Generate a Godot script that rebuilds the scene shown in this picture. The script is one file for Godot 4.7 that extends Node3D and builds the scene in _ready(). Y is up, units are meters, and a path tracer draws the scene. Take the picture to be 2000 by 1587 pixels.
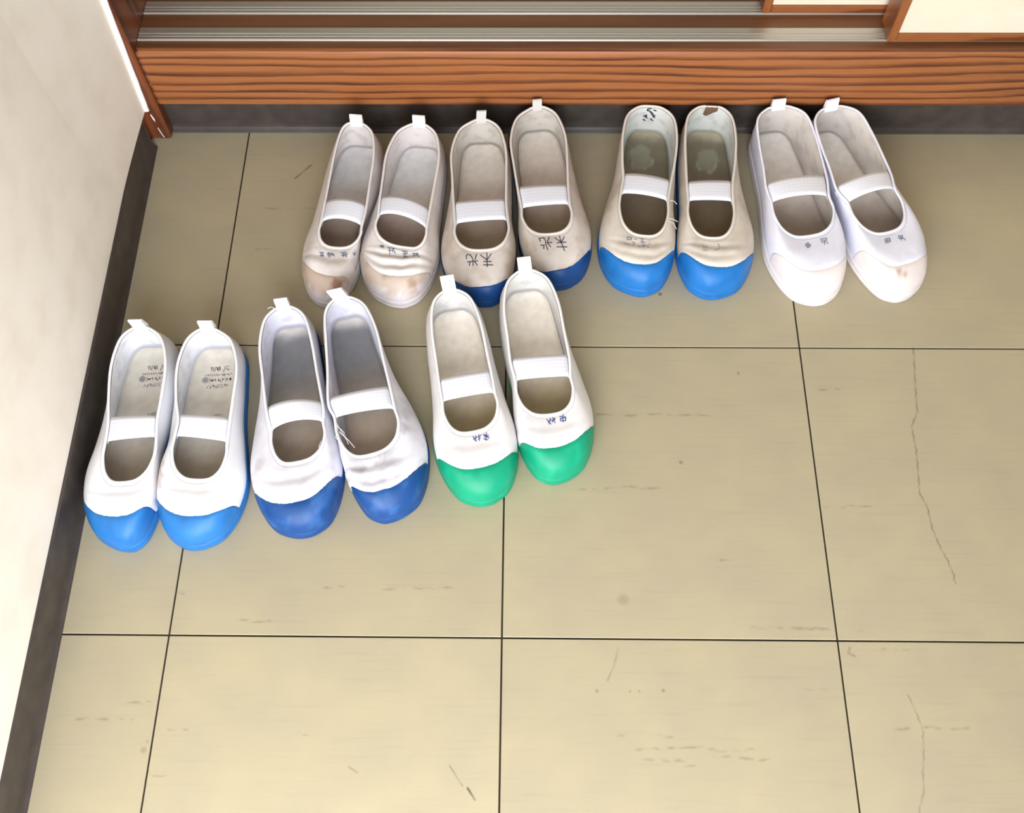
extends Node3D
# Indoor shoes lined up on a vinyl tile floor under a sliding-door sill.
# World: x to the right, y up, z towards the viewer; the origin is a tile corner. Units are metres.

var M := {}          # shared materials
var rng := RandomNumberGenerator.new()
var stain := FastNoiseLite.new()

func _ready() -> void:
	rng.seed = 7
	stain.seed = 11
	stain.frequency = 30.0
	stain.fractal_octaves = 3
	# ---------------------------------------------------------------- camera, light, exposure
	var cam := Camera3D.new()
	cam.name = "camera"
	cam.position = Vector3(0.31996, 0.91269, 0.5183)
	cam.rotation = Vector3(-1.11294934, 0.02974838, -0.02116385)
	cam.fov = 43.413
	cam.near = 0.02
	add_child(cam)
	cam.current = true
	var env := Environment.new()
	env.background_mode = Environment.BG_SKY
	var sm := ProceduralSkyMaterial.new()
	sm.sky_top_color = Color(0.55, 0.68, 0.9)
	sm.sky_horizon_color = Color(0.9, 0.93, 0.97)
	sm.ground_horizon_color = Color(0.75, 0.74, 0.7)
	sm.ground_bottom_color = Color(0.5, 0.48, 0.44)
	var sky := Sky.new()
	sky.sky_material = sm
	env.sky = sky
	env.tonemap_mode = Environment.TONE_MAPPER_LINEAR
	env.tonemap_exposure = 1.12
	env.sdfgi_enabled = true
	env.ssao_enabled = true
	env.ssil_enabled = true
	var we := WorldEnvironment.new()
	we.name = "world_environment"
	we.environment = env
	add_child(we)
	area_light("doorway_daylight", Vector3(0.26, 0.56, 1.05), Vector3.ZERO, Vector2(0.8, 1.05), Color(0.985, 0.985, 1.0), 2.25)
	area_light("hall_daylight", Vector3(0.5, 1.3, -2.3), Vector3(0, PI, 0), Vector2(1.6, 1.2), Color(1.0, 0.97, 0.9), 0.3)

	make_materials()
	build_room()
	build_doors()
	build_shoes()


func area_light(called: String, at: Vector3, turn: Vector3, size: Vector2, c: Color, energy: float) -> void:
	var l := AreaLight3D.new()
	l.name = called
	l.position = at
	l.rotation = turn
	l.area_size = size
	l.area_normalize_energy = true
	l.light_color = c
	l.light_energy = energy
	l.area_range = 12.0
	l.area_attenuation = 2.0
	l.shadow_enabled = true
	add_child(l)


# ==================================================================== materials
func mat(c: Color, rough := 0.8, metal := 0.0) -> StandardMaterial3D:
	var m := StandardMaterial3D.new()
	m.albedo_color = c
	m.roughness = rough
	m.metallic = metal
	return m


func vcol_mat(rough := 0.8) -> StandardMaterial3D:
	var m := mat(Color.WHITE, rough)
	m.vertex_color_use_as_albedo = true
	return m


func noise_tex(freq: float, ramp: Array, size := 256, seed_ := 1, oct := 4) -> NoiseTexture2D:
	var n := FastNoiseLite.new()
	n.seed = seed_
	n.frequency = freq
	n.fractal_octaves = oct
	var t := NoiseTexture2D.new()
	t.width = size
	t.height = size
	t.seamless = true
	t.noise = n
	var g := Gradient.new()
	g.offsets = PackedFloat32Array([0.0, 0.5, 1.0])
	g.colors = PackedColorArray(ramp)
	t.color_ramp = g
	return t


func make_materials() -> void:
	M.tile = mat(Color.WHITE, 0.42)
	M.tile.albedo_texture = floor_texture()
	M.tile.metallic_specular = 0.35
	M.joint = mat(Color8(52, 44, 34), 0.9)
	M.plaster = mat(Color.WHITE, 0.85)
	M.plaster.albedo_texture = noise_tex(0.012, [Color8(242, 233, 217), Color8(249, 242, 228), Color8(252, 246, 233)], 512, 3)
	M.plaster.uv1_triplanar = true
	M.plaster.uv1_scale = Vector3(2.2, 2.2, 2.2)
	M.ceiling = mat(Color8(228, 224, 216), 0.9)
	M.caulk = mat(Color8(250, 248, 242), 0.6)
	M.vinyl = mat(Color.WHITE, 0.42)
	M.vinyl.albedo_texture = noise_tex(0.03, [Color8(60, 54, 51), Color8(69, 62, 58), Color8(80, 72, 67)], 256, 5)
	M.vinyl.uv1_triplanar = true
	M.vinyl.uv1_scale = Vector3(5, 5, 5)
	M.sill = mat(Color.WHITE, 0.38)
	M.sill.albedo_texture = grain_texture(1024, 160, 7.0, Color8(160, 100, 56), Color8(82, 44, 28), 21)
	M.sill.heightmap_enabled = true
	M.sill.heightmap_texture = M.sill.albedo_texture
	M.sill.heightmap_scale = 0.03
	M.track_wood = mat(Color8(132, 88, 56), 0.4)
	M.track_wood.albedo_texture = noise_tex(0.02, [Color8(200, 190, 180), Color8(235, 230, 225), Color8(255, 255, 255)], 256, 8)
	M.track_wood.uv1_triplanar = true
	M.track_wood.uv1_scale = Vector3(0.6, 9, 9)
	M.jamb = mat(Color.WHITE, 0.4)
	M.jamb.albedo_texture = grain_texture(512, 128, 5.0, Color8(124, 68, 38), Color8(78, 40, 24), 33)
	M.frame = mat(Color.WHITE, 0.4)
	M.frame.albedo_texture = grain_texture(512, 64, 3.0, Color8(146, 88, 46), Color8(92, 50, 26), 45)
	M.paper = mat(Color.WHITE, 0.9)
	M.paper.albedo_texture = noise_tex(0.02, [Color8(222, 212, 190), Color8(228, 219, 197), Color8(232, 224, 204)], 256, 9)
	M.paper.uv1_triplanar = true
	M.paper.uv1_scale = Vector3(2, 2, 2)
	M.alu = mat(Color8(206, 203, 194), 0.38, 0.75)
	M.cloth = vcol_mat(0.88)
	M.rubber = vcol_mat(0.42)
	M.rubber.metallic_specular = 0.4
	M.footbed = vcol_mat(0.8)
	M.elastic = mat(Color.WHITE, 0.8)
	M.elastic.albedo_texture = rib_texture()
	M.ink_black = mat(Color8(52, 50, 68), 0.8)
	M.ink_blue = mat(Color8(62, 84, 150), 0.8)
	M.ink_grey = mat(Color8(128, 132, 148), 0.8)
	M.ink_slate = mat(Color8(92, 108, 138), 0.8)
	M.print = mat(Color8(142, 138, 146), 0.8)
	M.thread = mat(Color8(242, 242, 244), 0.8)
	M.glass = mat(Color(0.9, 0.95, 1.0, 0.08), 0.05)
	M.glass.transparency = BaseMaterial3D.TRANSPARENCY_ALPHA
	M.earth = mat(Color8(150, 145, 135), 0.95)


func rib_texture() -> ImageTexture:
	var im := Image.create(64, 64, false, Image.FORMAT_RGB8)
	for y in 64:
		for x in 64:
			var k := 0.965 + 0.018 * sin(y * TAU / 4.0) + 0.008 * sin(x * TAU / 4.0)
			im.set_pixel(x, y, Color(k * 0.96, k * 0.97, k * 1.005))
	return ImageTexture.create_from_image(im)


func grain_texture(w: int, h: int, lines: float, light: Color, dark: Color, seed_: int) -> ImageTexture:
	var n := FastNoiseLite.new()
	n.seed = seed_
	n.frequency = 1.0
	n.fractal_octaves = 3
	var im := Image.create(w, h, false, Image.FORMAT_RGB8)
	for y in h:
		for x in w:
			var u := float(x) / w
			var v := float(y) / h
			var right := smoothstep(0.6, 0.95, u)
			var warp := n.get_noise_2d(u * 2.2, v * 1.2) * (0.55 + 0.9 * right) + n.get_noise_2d(u * 14.0 + 40.0, v * 3.0) * (0.06 + 0.3 * right)
			var g := v * lines + warp
			var f := g - floorf(g)
			var line := smoothstep(0.40, 0.88, f) * (1.0 - smoothstep(0.90, 1.0, f))
			var fine := n.get_noise_2d(u * 30.0, v * 90.0) * 0.16 + n.get_noise_2d(u * 6.0 + 9.0, v * 16.0) * 0.22
			var k := clampf(line * (0.75 + 0.4 * n.get_noise_2d(u * 5.0, floorf(g) * 7.7)) + fine + 0.38 * right, 0.0, 1.0)
			im.set_pixel(x, y, light.lerp(dark, k))
	return ImageTexture.create_from_image(im)


# One picture of the floor covering, 1.5 m a side, laid in the plane of the floor from (-0.3, -0.3).
func floor_texture() -> ImageTexture:
	var size := 1500
	var soft := FastNoiseLite.new()
	soft.seed = 4
	soft.frequency = 1.0
	soft.fractal_octaves = 3
	var streak := FastNoiseLite.new()
	streak.seed = 9
	streak.frequency = 1.0
	streak.fractal_octaves = 2
	var buf := PackedByteArray()
	buf.resize(size * size * 3)
	var base := Color8(180, 170, 142)
	var k := 0
	for y in size:
		var fy := y * 0.001
		var row := int(fy / 0.3)
		for x in size:
			var fx := x * 0.001
			var t := int(fx / 0.3) * 7 + row * 13
			var s := streak.get_noise_2d(fx * 9.0 + t * 3.1, fy * 210.0)
			var a := soft.get_noise_2d(fx * 11.0 + t, fy * 14.0)
			var d := 1.0 + a * 0.03 - maxf(s - 0.25, 0.0) * 0.045 + (t % 5 - 2) * 0.004
			buf[k] = int(clampf(base.r * d, 0, 1) * 255.0)
			buf[k + 1] = int(clampf(base.g * d, 0, 1) * 255.0)
			buf[k + 2] = int(clampf(base.b * (d - a * 0.02), 0, 1) * 255.0)
			k += 3
	var im := Image.create_from_data(size, size, false, Image.FORMAT_RGB8, buf)
	# cracks and scratches
	var crack1 := [0.716, -0.001, 0.711, 0.042, 0.708, 0.072, 0.700, 0.088, 0.700, 0.117, 0.698, 0.139, 0.696, 0.158, 0.701, 0.173, 0.702, 0.193, 0.706, 0.211, 0.711, 0.225, 0.714, 0.238, 0.714, 0.248]
	var crack2 := [0.655, 0.347, 0.660, 0.363, 0.663, 0.377, 0.660, 0.398, 0.657, 0.412, 0.656, 0.425, 0.649, 0.441, 0.650, 0.47, 0.643, 0.52]
	draw_line_on(im, crack1, Color8(76, 60, 48), 0.95, 0.3, 0.0006)
	draw_line_on(im, crack2, Color8(92, 78, 62), 0.7, 0.3, 0.0006)
	draw_line_on(im, [0.257, 0.409, 0.269, 0.426], Color8(110, 84, 62), 0.9, 0.3, 0.0)
	draw_line_on(im, [0.273, 0.427, 0.280, 0.437], Color8(60, 48, 42), 1.1, 0.5, 0.0)
	draw_line_on(im, [0.171, 0.411, 0.180, 0.416], Color8(130, 116, 90), 0.6, 0.5, 0.0)
	draw_line_on(im, [0.404, 0.308, 0.400, 0.323, 0.393, 0.338], Color8(150, 130, 110), 0.4, 0.8, 0.0)
	draw_line_on(im, [0.610, 0.306, 0.608, 0.311, 0.614, 0.314], Color8(140, 125, 105), 0.4, 1.2, 0.0)
	draw_line_on(im, [0.06, -0.215, 0.077, -0.235], Color8(120, 104, 80), 0.5, 1.0, 0.0)
	# scuffs along the grain: x from, x to, z
	var scuffs := [[0.360, 0.406, 0.156], [0.414, 0.428, 0.153], [0.431, 0.447, 0.157], [0.390, 0.507, 0.077], [0.501, 0.509, 0.225], [0.524, 0.584, 0.288], [0.490, 0.496, 0.195], [0.003, 0.013, 0.261], [0.136, 0.154, 0.254], [0.180, 0.210, 0.255], [0.218, 0.263, 0.254], [0.060, 0.091, 0.285], [0.006, 0.015, 0.419], [0.125, 0.143, 0.385], [0.013, 0.030, 0.384], [0.417, 0.518, 0.393], [0.397, 0.405, 0.383], [0.430, 0.447, 0.383], [0.417, 0.430, 0.402], [0.438, 0.455, 0.403], [0.482, 0.528, 0.400], [0.457, 0.466, 0.408], [0.560, 0.585, 0.342], [-0.070, -0.051, 0.373], [-0.048, -0.020, 0.373], [-0.026, -0.008, 0.360], [0.606, 0.634, 0.049], [0.615, 0.623, 0.292], [0.639, 0.664, 0.307], [0.638, 0.702, 0.375], [0.605, 0.651, 0.173], [0.562, 0.593, 0.289], [0.03, 0.09, -0.175], [0.02, 0.06, -0.12], [-0.08, -0.04, 0.2]]
	for s in scuffs:
		scuff_on(im, s[0], s[1], s[2])
	for d in [[0.471, 0.128, 1.8, 0.5], [0.410, 0.264, 6.0, 0.10], [0.410, 0.264, 3.5, 0.10], [0.384, 0.346, 1.4, 0.4], [0.442, 0.345, 1.4, 0.45], [0.413, 0.346, 1.0, 0.4], [0.421, 0.346, 1.0, 0.35], [-0.006, 0.399, 2.6, 0.25], [-0.004, 0.392, 1.5, 0.2], [0.461, -0.064, 2.0, 0.7], [0.697, -0.235, 2.0, 0.4], [0.535, 0.03, 1.5, 0.4]]:
		dot_on(im, d[0], d[1], d[2], Color8(112, 98, 74), d[3])
	return ImageTexture.create_from_image(im)


func dot_on(im: Image, x: float, z: float, r: float, c: Color, k: float) -> void:
	var px := (x + 0.3) * 1000.0
	var py := (z + 0.3) * 1000.0
	for j in range(int(py - r - 1), int(py + r + 2)):
		for i in range(int(px - r - 1), int(px + r + 2)):
			if i < 0 or j < 0 or i >= im.get_width() or j >= im.get_height():
				continue
			var d := Vector2(i + 0.5 - px, j + 0.5 - py).length()
			var a := k * clampf(r + 0.5 - d, 0.0, 1.0)
			if a > 0.0:
				im.set_pixel(i, j, im.get_pixel(i, j).lerp(c, a))


func draw_line_on(im: Image, p: Array, c: Color, k: float, r: float, jag: float) -> void:
	for n in range(0, p.size() - 3, 2):
		var a := Vector2(p[n], p[n + 1])
		var b := Vector2(p[n + 2], p[n + 3])
		var steps := int(a.distance_to(b) * 1400.0) + 1
		for s in steps:
			var q := a.lerp(b, float(s) / steps)
			var w := sin(q.y * 900.0) * 0.5 + sin(q.y * 2100.0) * 0.5
			dot_on(im, q.x + w * jag, q.y, r, c, k * (0.55 + 0.25 * sin(q.y * 400.0)))


func scuff_on(im: Image, x0: float, x1: float, z: float) -> void:
	var n := FastNoiseLite.new()
	n.seed = int(z * 10000.0)
	n.frequency = 1.0
	n.fractal_octaves = 2
	var a := int((x0 + 0.3) * 1000.0) - 4
	var b := int((x1 + 0.3) * 1000.0) + 4
	for i in range(a, b):
		var drift := n.get_noise_2d(i * 0.02, 5.0) * 2.5
		var ends := smoothstep(0.0, 6.0, minf(i - a, b - i))
		for j in range(-4, 5):
			var across := exp(-pow((j - drift) / 1.1, 2.0))
			var k := across * ends * clampf(0.25 + n.get_noise_2d(i * 0.07, j * 0.2) * 1.1, 0.0, 1.0) * 0.5
			var y := int((z + 0.3) * 1000.0) + j
			if k > 0.01 and i >= 0 and y >= 0 and i < im.get_width() and y < im.get_height():
				im.set_pixel(i, y, im.get_pixel(i, y).lerp(Color8(122, 106, 88), minf(k, 0.4)))


# ==================================================================== mesh helpers
# how a texture lies on a mesh: u and v are p dotted with two directions, plus an offset
class Laid:
	var u := Vector3.RIGHT
	var v := Vector3.UP
	var o := Vector2.ZERO
	var v_top := Vector3.ZERO     # used instead of v on faces that do not look along z
	var o_top := 0.0
	func _init(u_: Vector3, v_: Vector3, o_ := Vector2.ZERO) -> void:
		u = u_
		v = v_
		o = o_
	func of(p: Vector3, n: Vector3) -> Vector2:
		if v_top != Vector3.ZERO and absf(n.z) < 0.5:
			return Vector2(p.dot(u) + o.x, p.dot(v_top) + o_top)
		return Vector2(p.dot(u), p.dot(v)) + o


func commit(called: String, st: SurfaceTool, m: Material, parent: Node = null) -> MeshInstance3D:
	var o := MeshInstance3D.new()
	o.name = called
	o.mesh = st.commit()
	o.material_override = null
	o.set_surface_override_material(0, m)
	(parent if parent else self).add_child(o, true)
	return o


func start() -> SurfaceTool:
	var st := SurfaceTool.new()
	st.begin(Mesh.PRIMITIVE_TRIANGLES)
	return st


func group_node(called: String, at := Vector3.ZERO) -> Node3D:
	var o := Node3D.new()
	o.name = called
	o.position = at
	add_child(o, true)
	return o


func tag(o: Node, label: String, category: String, group := "") -> void:
	o.set_meta("label", label)
	o.set_meta("category", category)
	if group:
		o.set_meta("group", group)


func structure(o: Node, label: String, category: String) -> void:
	tag(o, label, category)
	o.set_meta("kind", "structure")


# a flat-shaded triangle whose front looks along want
func tri(st: SurfaceTool, a: Vector3, b: Vector3, c: Vector3, want: Vector3, uv: Laid = null) -> void:
	var n := (c - a).cross(b - a)
	if n.length_squared() < 1e-18:
		return
	if n.dot(want) < 0.0:
		var t := b
		b = c
		c = t
		n = -n
	n = n.normalized()
	for p: Vector3 in [a, b, c]:
		st.set_normal(n)
		st.set_uv(uv.of(p, n) if uv else Vector2(p.x + p.z, p.y))
		st.add_vertex(p)


func quad(st: SurfaceTool, a: Vector3, b: Vector3, c: Vector3, d: Vector3, want: Vector3, uv: Laid = null) -> void:
	tri(st, a, b, c, want, uv)
	tri(st, a, c, d, want, uv)


# a box with chamfered edges
func box(st: SurfaceTool, lo: Vector3, hi: Vector3, ch := 0.002, uv: Laid = null) -> void:
	var mid := (lo + hi) / 2.0
	var h := (hi - lo) / 2.0
	var k := minf(ch, minf(h.x, minf(h.y, h.z)) * 0.5)
	for ax in 3:
		var u := (ax + 1) % 3
		var v := (ax + 2) % 3
		for s in [-1.0, 1.0]:
			var p := []
			for q in [[-1, -1], [1, -1], [1, 1], [-1, 1]]:
				var e := Vector3.ZERO
				e[ax] = s * h[ax]
				e[u] = q[0] * (h[u] - k)
				e[v] = q[1] * (h[v] - k)
				p.append(mid + e)
			var w := Vector3.ZERO
			w[ax] = s
			quad(st, p[0], p[1], p[2], p[3], w, uv)
		for su in [-1.0, 1.0]:
			for sv in [-1.0, 1.0]:
				var e0 := Vector3.ZERO
				e0[u] = su * h[u]
				e0[v] = sv * (h[v] - k)
				var e1 := Vector3.ZERO
				e1[u] = su * (h[u] - k)
				e1[v] = sv * h[v]
				var along := Vector3.ZERO
				along[ax] = h[ax] - k
				quad(st, mid + e0 - along, mid + e0 + along, mid + e1 + along, mid + e1 - along, e0 + e1, uv)
	for sx in [-1.0, 1.0]:
		for sy in [-1.0, 1.0]:
			for sz in [-1.0, 1.0]:
				var s3 := Vector3(sx, sy, sz)
				tri(st, mid + s3 * (h - Vector3(0, k, k)), mid + s3 * (h - Vector3(k, 0, k)), mid + s3 * (h - Vector3(k, k, 0)), s3, uv)


# a closed profile of (z, y) points, anticlockwise or not, drawn out along x
func extrude_x(st: SurfaceTool, prof: Array, x0: float, x1: float, uv: Laid = null) -> void:
	var poly := PackedVector2Array(prof)
	var ids := Geometry2D.triangulate_polygon(poly)
	for n in range(0, ids.size(), 3):
		for e in [x0, x1]:
			var a := poly[ids[n]]
			var b := poly[ids[n + 1]]
			var c := poly[ids[n + 2]]
			tri(st, Vector3(e, a.y, a.x), Vector3(e, b.y, b.x), Vector3(e, c.y, c.x), Vector3(-1 if e == x0 else 1, 0, 0), uv)
	var ccw := 0.0
	for n in poly.size():
		ccw += poly[n].cross(poly[(n + 1) % poly.size()])
	for n in poly.size():
		var a := poly[n]
		var b := poly[(n + 1) % poly.size()]
		var o := Vector2(b.y - a.y, a.x - b.x) * signf(ccw)
		quad(st, Vector3(x0, a.y, a.x), Vector3(x1, a.y, a.x), Vector3(x1, b.y, b.x), Vector3(x0, b.y, b.x), Vector3(0, o.y, o.x), uv)


# rows of points as a smooth surface; colors, if any, has the same shape
func sheet(st: SurfaceTool, rows: Array, closed: bool, flip: bool, colors := [], first := 0) -> int:
	var n: int = rows[0].size()
	for r in rows.size():
		for i in n:
			if colors:
				st.set_color(colors[r][i])
			st.set_uv(Vector2(float(i) / n, float(r) / rows.size()))
			st.add_vertex(rows[r][i])
	for r in rows.size() - 1:
		for i in (n if closed else n - 1):
			var a := first + r * n + i
			var b := first + r * n + (i + 1) % n
			var c := a + n
			var d := b + n
			for id in ([a, c, b, b, c, d] if flip else [a, b, c, b, d, c]):
				st.add_index(id)
	return first + rows.size() * n


# a thin round thread through points
func tube(st: SurfaceTool, p: Array, r: float, closed: bool, sides := 6, first := 0) -> int:
	var rows := []
	for s in sides + 1:
		rows.append(PackedVector3Array())
	for i in p.size():
		var a: Vector3 = p[(i - 1 + p.size()) % p.size()] if closed or i > 0 else p[0]
		var b: Vector3 = p[(i + 1) % p.size()] if closed or i < p.size() - 1 else p[i]
		var t := (b - a).normalized()
		var u := t.cross(Vector3.UP)
		if u.length() < 0.01:
			u = Vector3.RIGHT
		u = u.normalized()
		var v := u.cross(t)
		for s in sides + 1:
			var ang := TAU * s / sides
			rows[s].append(p[i] + (u * cos(ang) + v * sin(ang)) * r)
	return sheet(st, rows, closed, false, [], first)


# ==================================================================== the setting
func build_room() -> void:
	# floor: vinyl tiles 0.3 m square on a dark bed
	var floor_ := group_node("floor")
	structure(floor_, "beige vinyl tile floor with thin dark joints and a few scuffs and cracks", "floor")
	var st := start()
	box(st, Vector3(-0.2, -0.06, -0.30), Vector3(2.0, -0.0016, 1.45), 0.001)
	commit("floor_bed", st, M.joint, floor_)
	var uv := Laid.new(Vector3(1 / 1.5, 0, 0), Vector3(0, 0, 1 / 1.5), Vector2(0.2, 0.2))
	for row in 6:
		for col in 8:
			var lo := Vector3(maxf(-0.3 + col * 0.3, -0.112), -0.0030, maxf(-0.3 + row * 0.3, -0.288))
			var hi := Vector3(minf(col * 0.3, 1.99), 0.0, minf(row * 0.3, 1.36))
			if hi.x - lo.x < 0.02 or hi.z - lo.z < 0.02:
				continue
			var gap := 0.0008
			lo += Vector3(gap, 0, gap)
			hi -= Vector3(gap, 0, gap)
			st = start()
			box(st, lo, hi, 0.0004, uv)
			commit("tile", st, M.tile, floor_)

	# left wall: plaster above a dark vinyl skirting; it stands 0.6 degrees off square
	var turn := 0.0103
	var wl := group_node("wall_left", Vector3(-0.1085, 0, -0.26))
	wl.rotation.y = turn
	st = start()
	box(st, Vector3(-0.12, 0.0, -0.006), Vector3(0, 2.4, 1.66), 0.0015)
	commit("plaster", st, M.plaster, wl)
	# the plaster runs out in a soft edge against the door post
	var edge := []
	for r in 41:
		var y: float = 0.0465 + pow(r / 40.0, 2.0) * 2.35
		var x := 0.0050 + clampf(y - 0.05, 0.0, 0.2) * 0.058
		var across := PackedVector3Array()
		for q in 13:
			var t := q / 12.0
			across.append(Vector3(-0.0006 + (x + 0.0008) * pow(t, 2.2), y, lerpf(0.17, -0.0098, t)))
		edge.append(across)
	st = start()
	sheet(st, edge, false, true)
	st.generate_normals()
	commit("plaster_edge", st, M.plaster, wl)
	structure(wl, "cream plaster side wall with faint smudges, left of the shoes", "wall")
	var bl := group_node("baseboard_left", Vector3(-0.1085, 0, -0.26))
	bl.rotation.y = turn
	st = start()
	# profile across x drawn along z: build along x, then turn
	var prof := [Vector2(0.0, 0.0), Vector2(0.0062, 0.0), Vector2(0.0056, 0.0012), Vector2(0.0036, 0.003), Vector2(0.0026, 0.006), Vector2(0.0022, 0.010), Vector2(0.0022, 0.0445), Vector2(0.0012, 0.0462), Vector2(0.0, 0.0462)]
	extrude_x(st, prof, 0.0, 1.60)
	var b := commit("skirting", st, M.vinyl, bl)
	b.rotation.y = -PI / 2
	b.scale = Vector3(1, 1, -1)
	structure(bl, "dark brown vinyl skirting along the foot of the cream side wall", "baseboard")

	# back wall foot: vinyl skirting with a coved toe, set back under the sill
	var bb := group_node("baseboard_back")
	st = start()
	var pb := [Vector2(-0.288, 0.0), Vector2(-0.2805, 0.0), Vector2(-0.2812, 0.0012), Vector2(-0.2832, 0.0030), Vector2(-0.2848, 0.0058), Vector2(-0.2856, 0.0095), Vector2(-0.286, 0.015), Vector2(-0.286, 0.0510), Vector2(-0.288, 0.0510)]
	extrude_x(st, pb, -0.0877, 1.99)
	commit("skirting", st, M.vinyl, bb)
	structure(bb, "dark brown vinyl skirting with a coved toe under the wooden sill", "baseboard")

	# the wooden sill and its two aluminium rails
	var uvs := Laid.new(Vector3(0.8, 0, 0), Vector3(0, -1 / 0.079, 0), Vector2(0.0684, 0.129 / 0.079))
	uvs.v_top = Vector3(0, 0, 1 / 0.08)
	uvs.o_top = 0.276 / 0.08
	var sill := group_node("trim_1")
	st = start()
	extrude_x(st, [Vector2(-0.2765, 0.0512), Vector2(-0.2758, 0.0520), Vector2(-0.2758, 0.1225), Vector2(-0.2764, 0.1255), Vector2(-0.2780, 0.1274), Vector2(-0.2805, 0.1280), Vector2(-0.34, 0.1280), Vector2(-0.34, 0.0512)], -0.0877, 1.99, uvs)
	commit("sill_beam", st, M.sill, sill)
	st = start()
	extrude_x(st, [Vector2(-0.2815, 0.1270), Vector2(-0.2815, 0.1283), Vector2(-0.42, 0.1283), Vector2(-0.42, 0.0512), Vector2(-0.341, 0.0512), Vector2(-0.341, 0.1270)], -0.0877, 1.99)
	commit("track_bed", st, M.track_wood, sill)
	for z in [-0.2912, -0.3292]:
		st = start()
		extrude_x(st, [Vector2(z, 0.1284), Vector2(z - 0.0004, 0.1302), Vector2(z - 0.0012, 0.1306), Vector2(z - 0.0020, 0.1302), Vector2(z - 0.0026, 0.1293), Vector2(z - 0.0052, 0.1293), Vector2(z - 0.0058, 0.1298), Vector2(z - 0.0064, 0.1293), Vector2(z - 0.0088, 0.1293), Vector2(z - 0.0098, 0.1299), Vector2(z - 0.0112, 0.1299), Vector2(z - 0.0120, 0.1295), Vector2(z - 0.0184, 0.1291), Vector2(z - 0.0188, 0.1284)], -0.0875, 1.985)
		commit("rail", st, M.alu, sill)
	structure(sill, "orange-brown wooden door sill with strong grain and two aluminium rails", "sill")

	# door post at the left end of the sill, and the white filler between post and plaster
	var post := group_node("trim_2")
	var uvp := Laid.new(Vector3(0, 1 / 0.6, 0), Vector3(5, 0, 5))
	st = start()
	box(st, Vector3(-0.118, 0.0, -0.42), Vector3(-0.0880, 2.0, -0.2712), 0.0018, uvp)
	commit("post", st, M.jamb, post)
	structure(post, "brown wooden door post with a chipped foot in the corner", "door post")
	var caulk := group_node("trim_3")
	st = start()
	var rows := []
	for r in 41:
		var y: float = 0.047 + pow(r / 40.0, 2.0) * 1.95
		var w := 0.0008 * stain.get_noise_2d(y * 1.5, 3.0)
		var x := -0.0985 + clampf(y - 0.05, 0.0, 0.2) * 0.058
		rows.append(PackedVector3Array([Vector3(x - 0.0052, y, -0.2696), Vector3(x - 0.0040, y, -0.2688), Vector3(x - 0.0012 + w, y, -0.2690), Vector3(x + w, y, -0.2704), Vector3(x + 0.0002 + w, y, -0.2716)]))
	sheet(st, rows, false, true)
	st.generate_normals()
	commit("filler", st, M.caulk, caulk)
	st = start()
	for q in [[[-0.1000, 0.040], [-0.0988, 0.041], [-0.0972, 0.033], [-0.0978, 0.028], [-0.0992, 0.032]], [[-0.0985, 0.018], [-0.0976, 0.020], [-0.0962, 0.009], [-0.0950, 0.003], [-0.0962, 0.003], [-0.0978, 0.010]]]:
		var c := Vector3.ZERO
		for p in q:
			c += Vector3(p[0], p[1], -0.2700) / q.size()
		for n in q.size():
			var p: Array = q[n]
			var r: Array = q[(n + 1) % q.size()]
			tri(st, c, Vector3(p[0], p[1], -0.2711), Vector3(r[0], r[1], -0.2711), Vector3(0, 0, 1))
	commit("chip", st, M.caulk, caulk)
	structure(caulk, "white filler line between the plaster wall and the brown door post", "filler")

	# what closes the room outside the frame
	var wr := group_node("wall_right")
	st = start()
	box(st, Vector3(1.99, 0, -0.42), Vector3(2.1, 2.4, 1.45), 0.002)
	commit("plaster", st, M.plaster, wr)
	structure(wr, "cream plaster wall closing the entrance on the far right", "wall")
	var wb := group_node("wall_back")
	st = start()
	box(st, Vector3(-0.118, 2.0, -0.42), Vector3(1.99, 2.4, -0.272), 0.002)
	commit("plaster", st, M.plaster, wb)
	structure(wb, "cream plaster wall above the sliding doors", "wall")
	var wf := group_node("wall_front")
	st = start()
	box(st, Vector3(-0.22, 0, 1.36), Vector3(-0.16, 2.4, 1.45), 0.002)
	box(st, Vector3(1.0, 0, 1.36), Vector3(2.1, 2.4, 1.45), 0.002)
	box(st, Vector3(-0.16, 2.0, 1.36), Vector3(1.0, 2.4, 1.45), 0.002)
	commit("plaster", st, M.plaster, wf)
	structure(wf, "cream plaster wall around the open entrance behind the viewer", "wall")
	var ce := group_node("ceiling")
	st = start()
	box(st, Vector3(-0.24, 2.4, -0.42), Vector3(2.1, 2.5, 1.45), 0.002)
	commit("board", st, M.ceiling, ce)
	structure(ce, "off-white ceiling over the entrance", "ceiling")
	var gr := group_node("ground_outside")
	st = start()
	box(st, Vector3(-6, -0.2, 1.46), Vector3(8, -0.06, 12), 0.002)
	commit("paving", st, M.earth, gr)
	structure(gr, "grey paved ground outside the entrance", "ground")

	# the room beyond the sliding doors
	var f2 := group_node("floor_hall")
	st = start()
	box(st, Vector3(-1.0, 0.05, -2.6), Vector3(2.1, 0.125, -0.421), 0.002)
	commit("board", st, M.track_wood, f2)
	structure(f2, "brown board floor of the room beyond the sill", "floor")
	var w2 := group_node("wall_hall")
	st = start()
	box(st, Vector3(-1.1, 0.05, -2.7), Vector3(2.1, 2.4, -2.6), 0.002)
	box(st, Vector3(-1.1, 0.05, -2.6), Vector3(-1.0, 2.4, -0.43), 0.002)
	box(st, Vector3(2.1, 0.05, -2.7), Vector3(2.2, 2.4, -0.43), 0.002)
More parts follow.
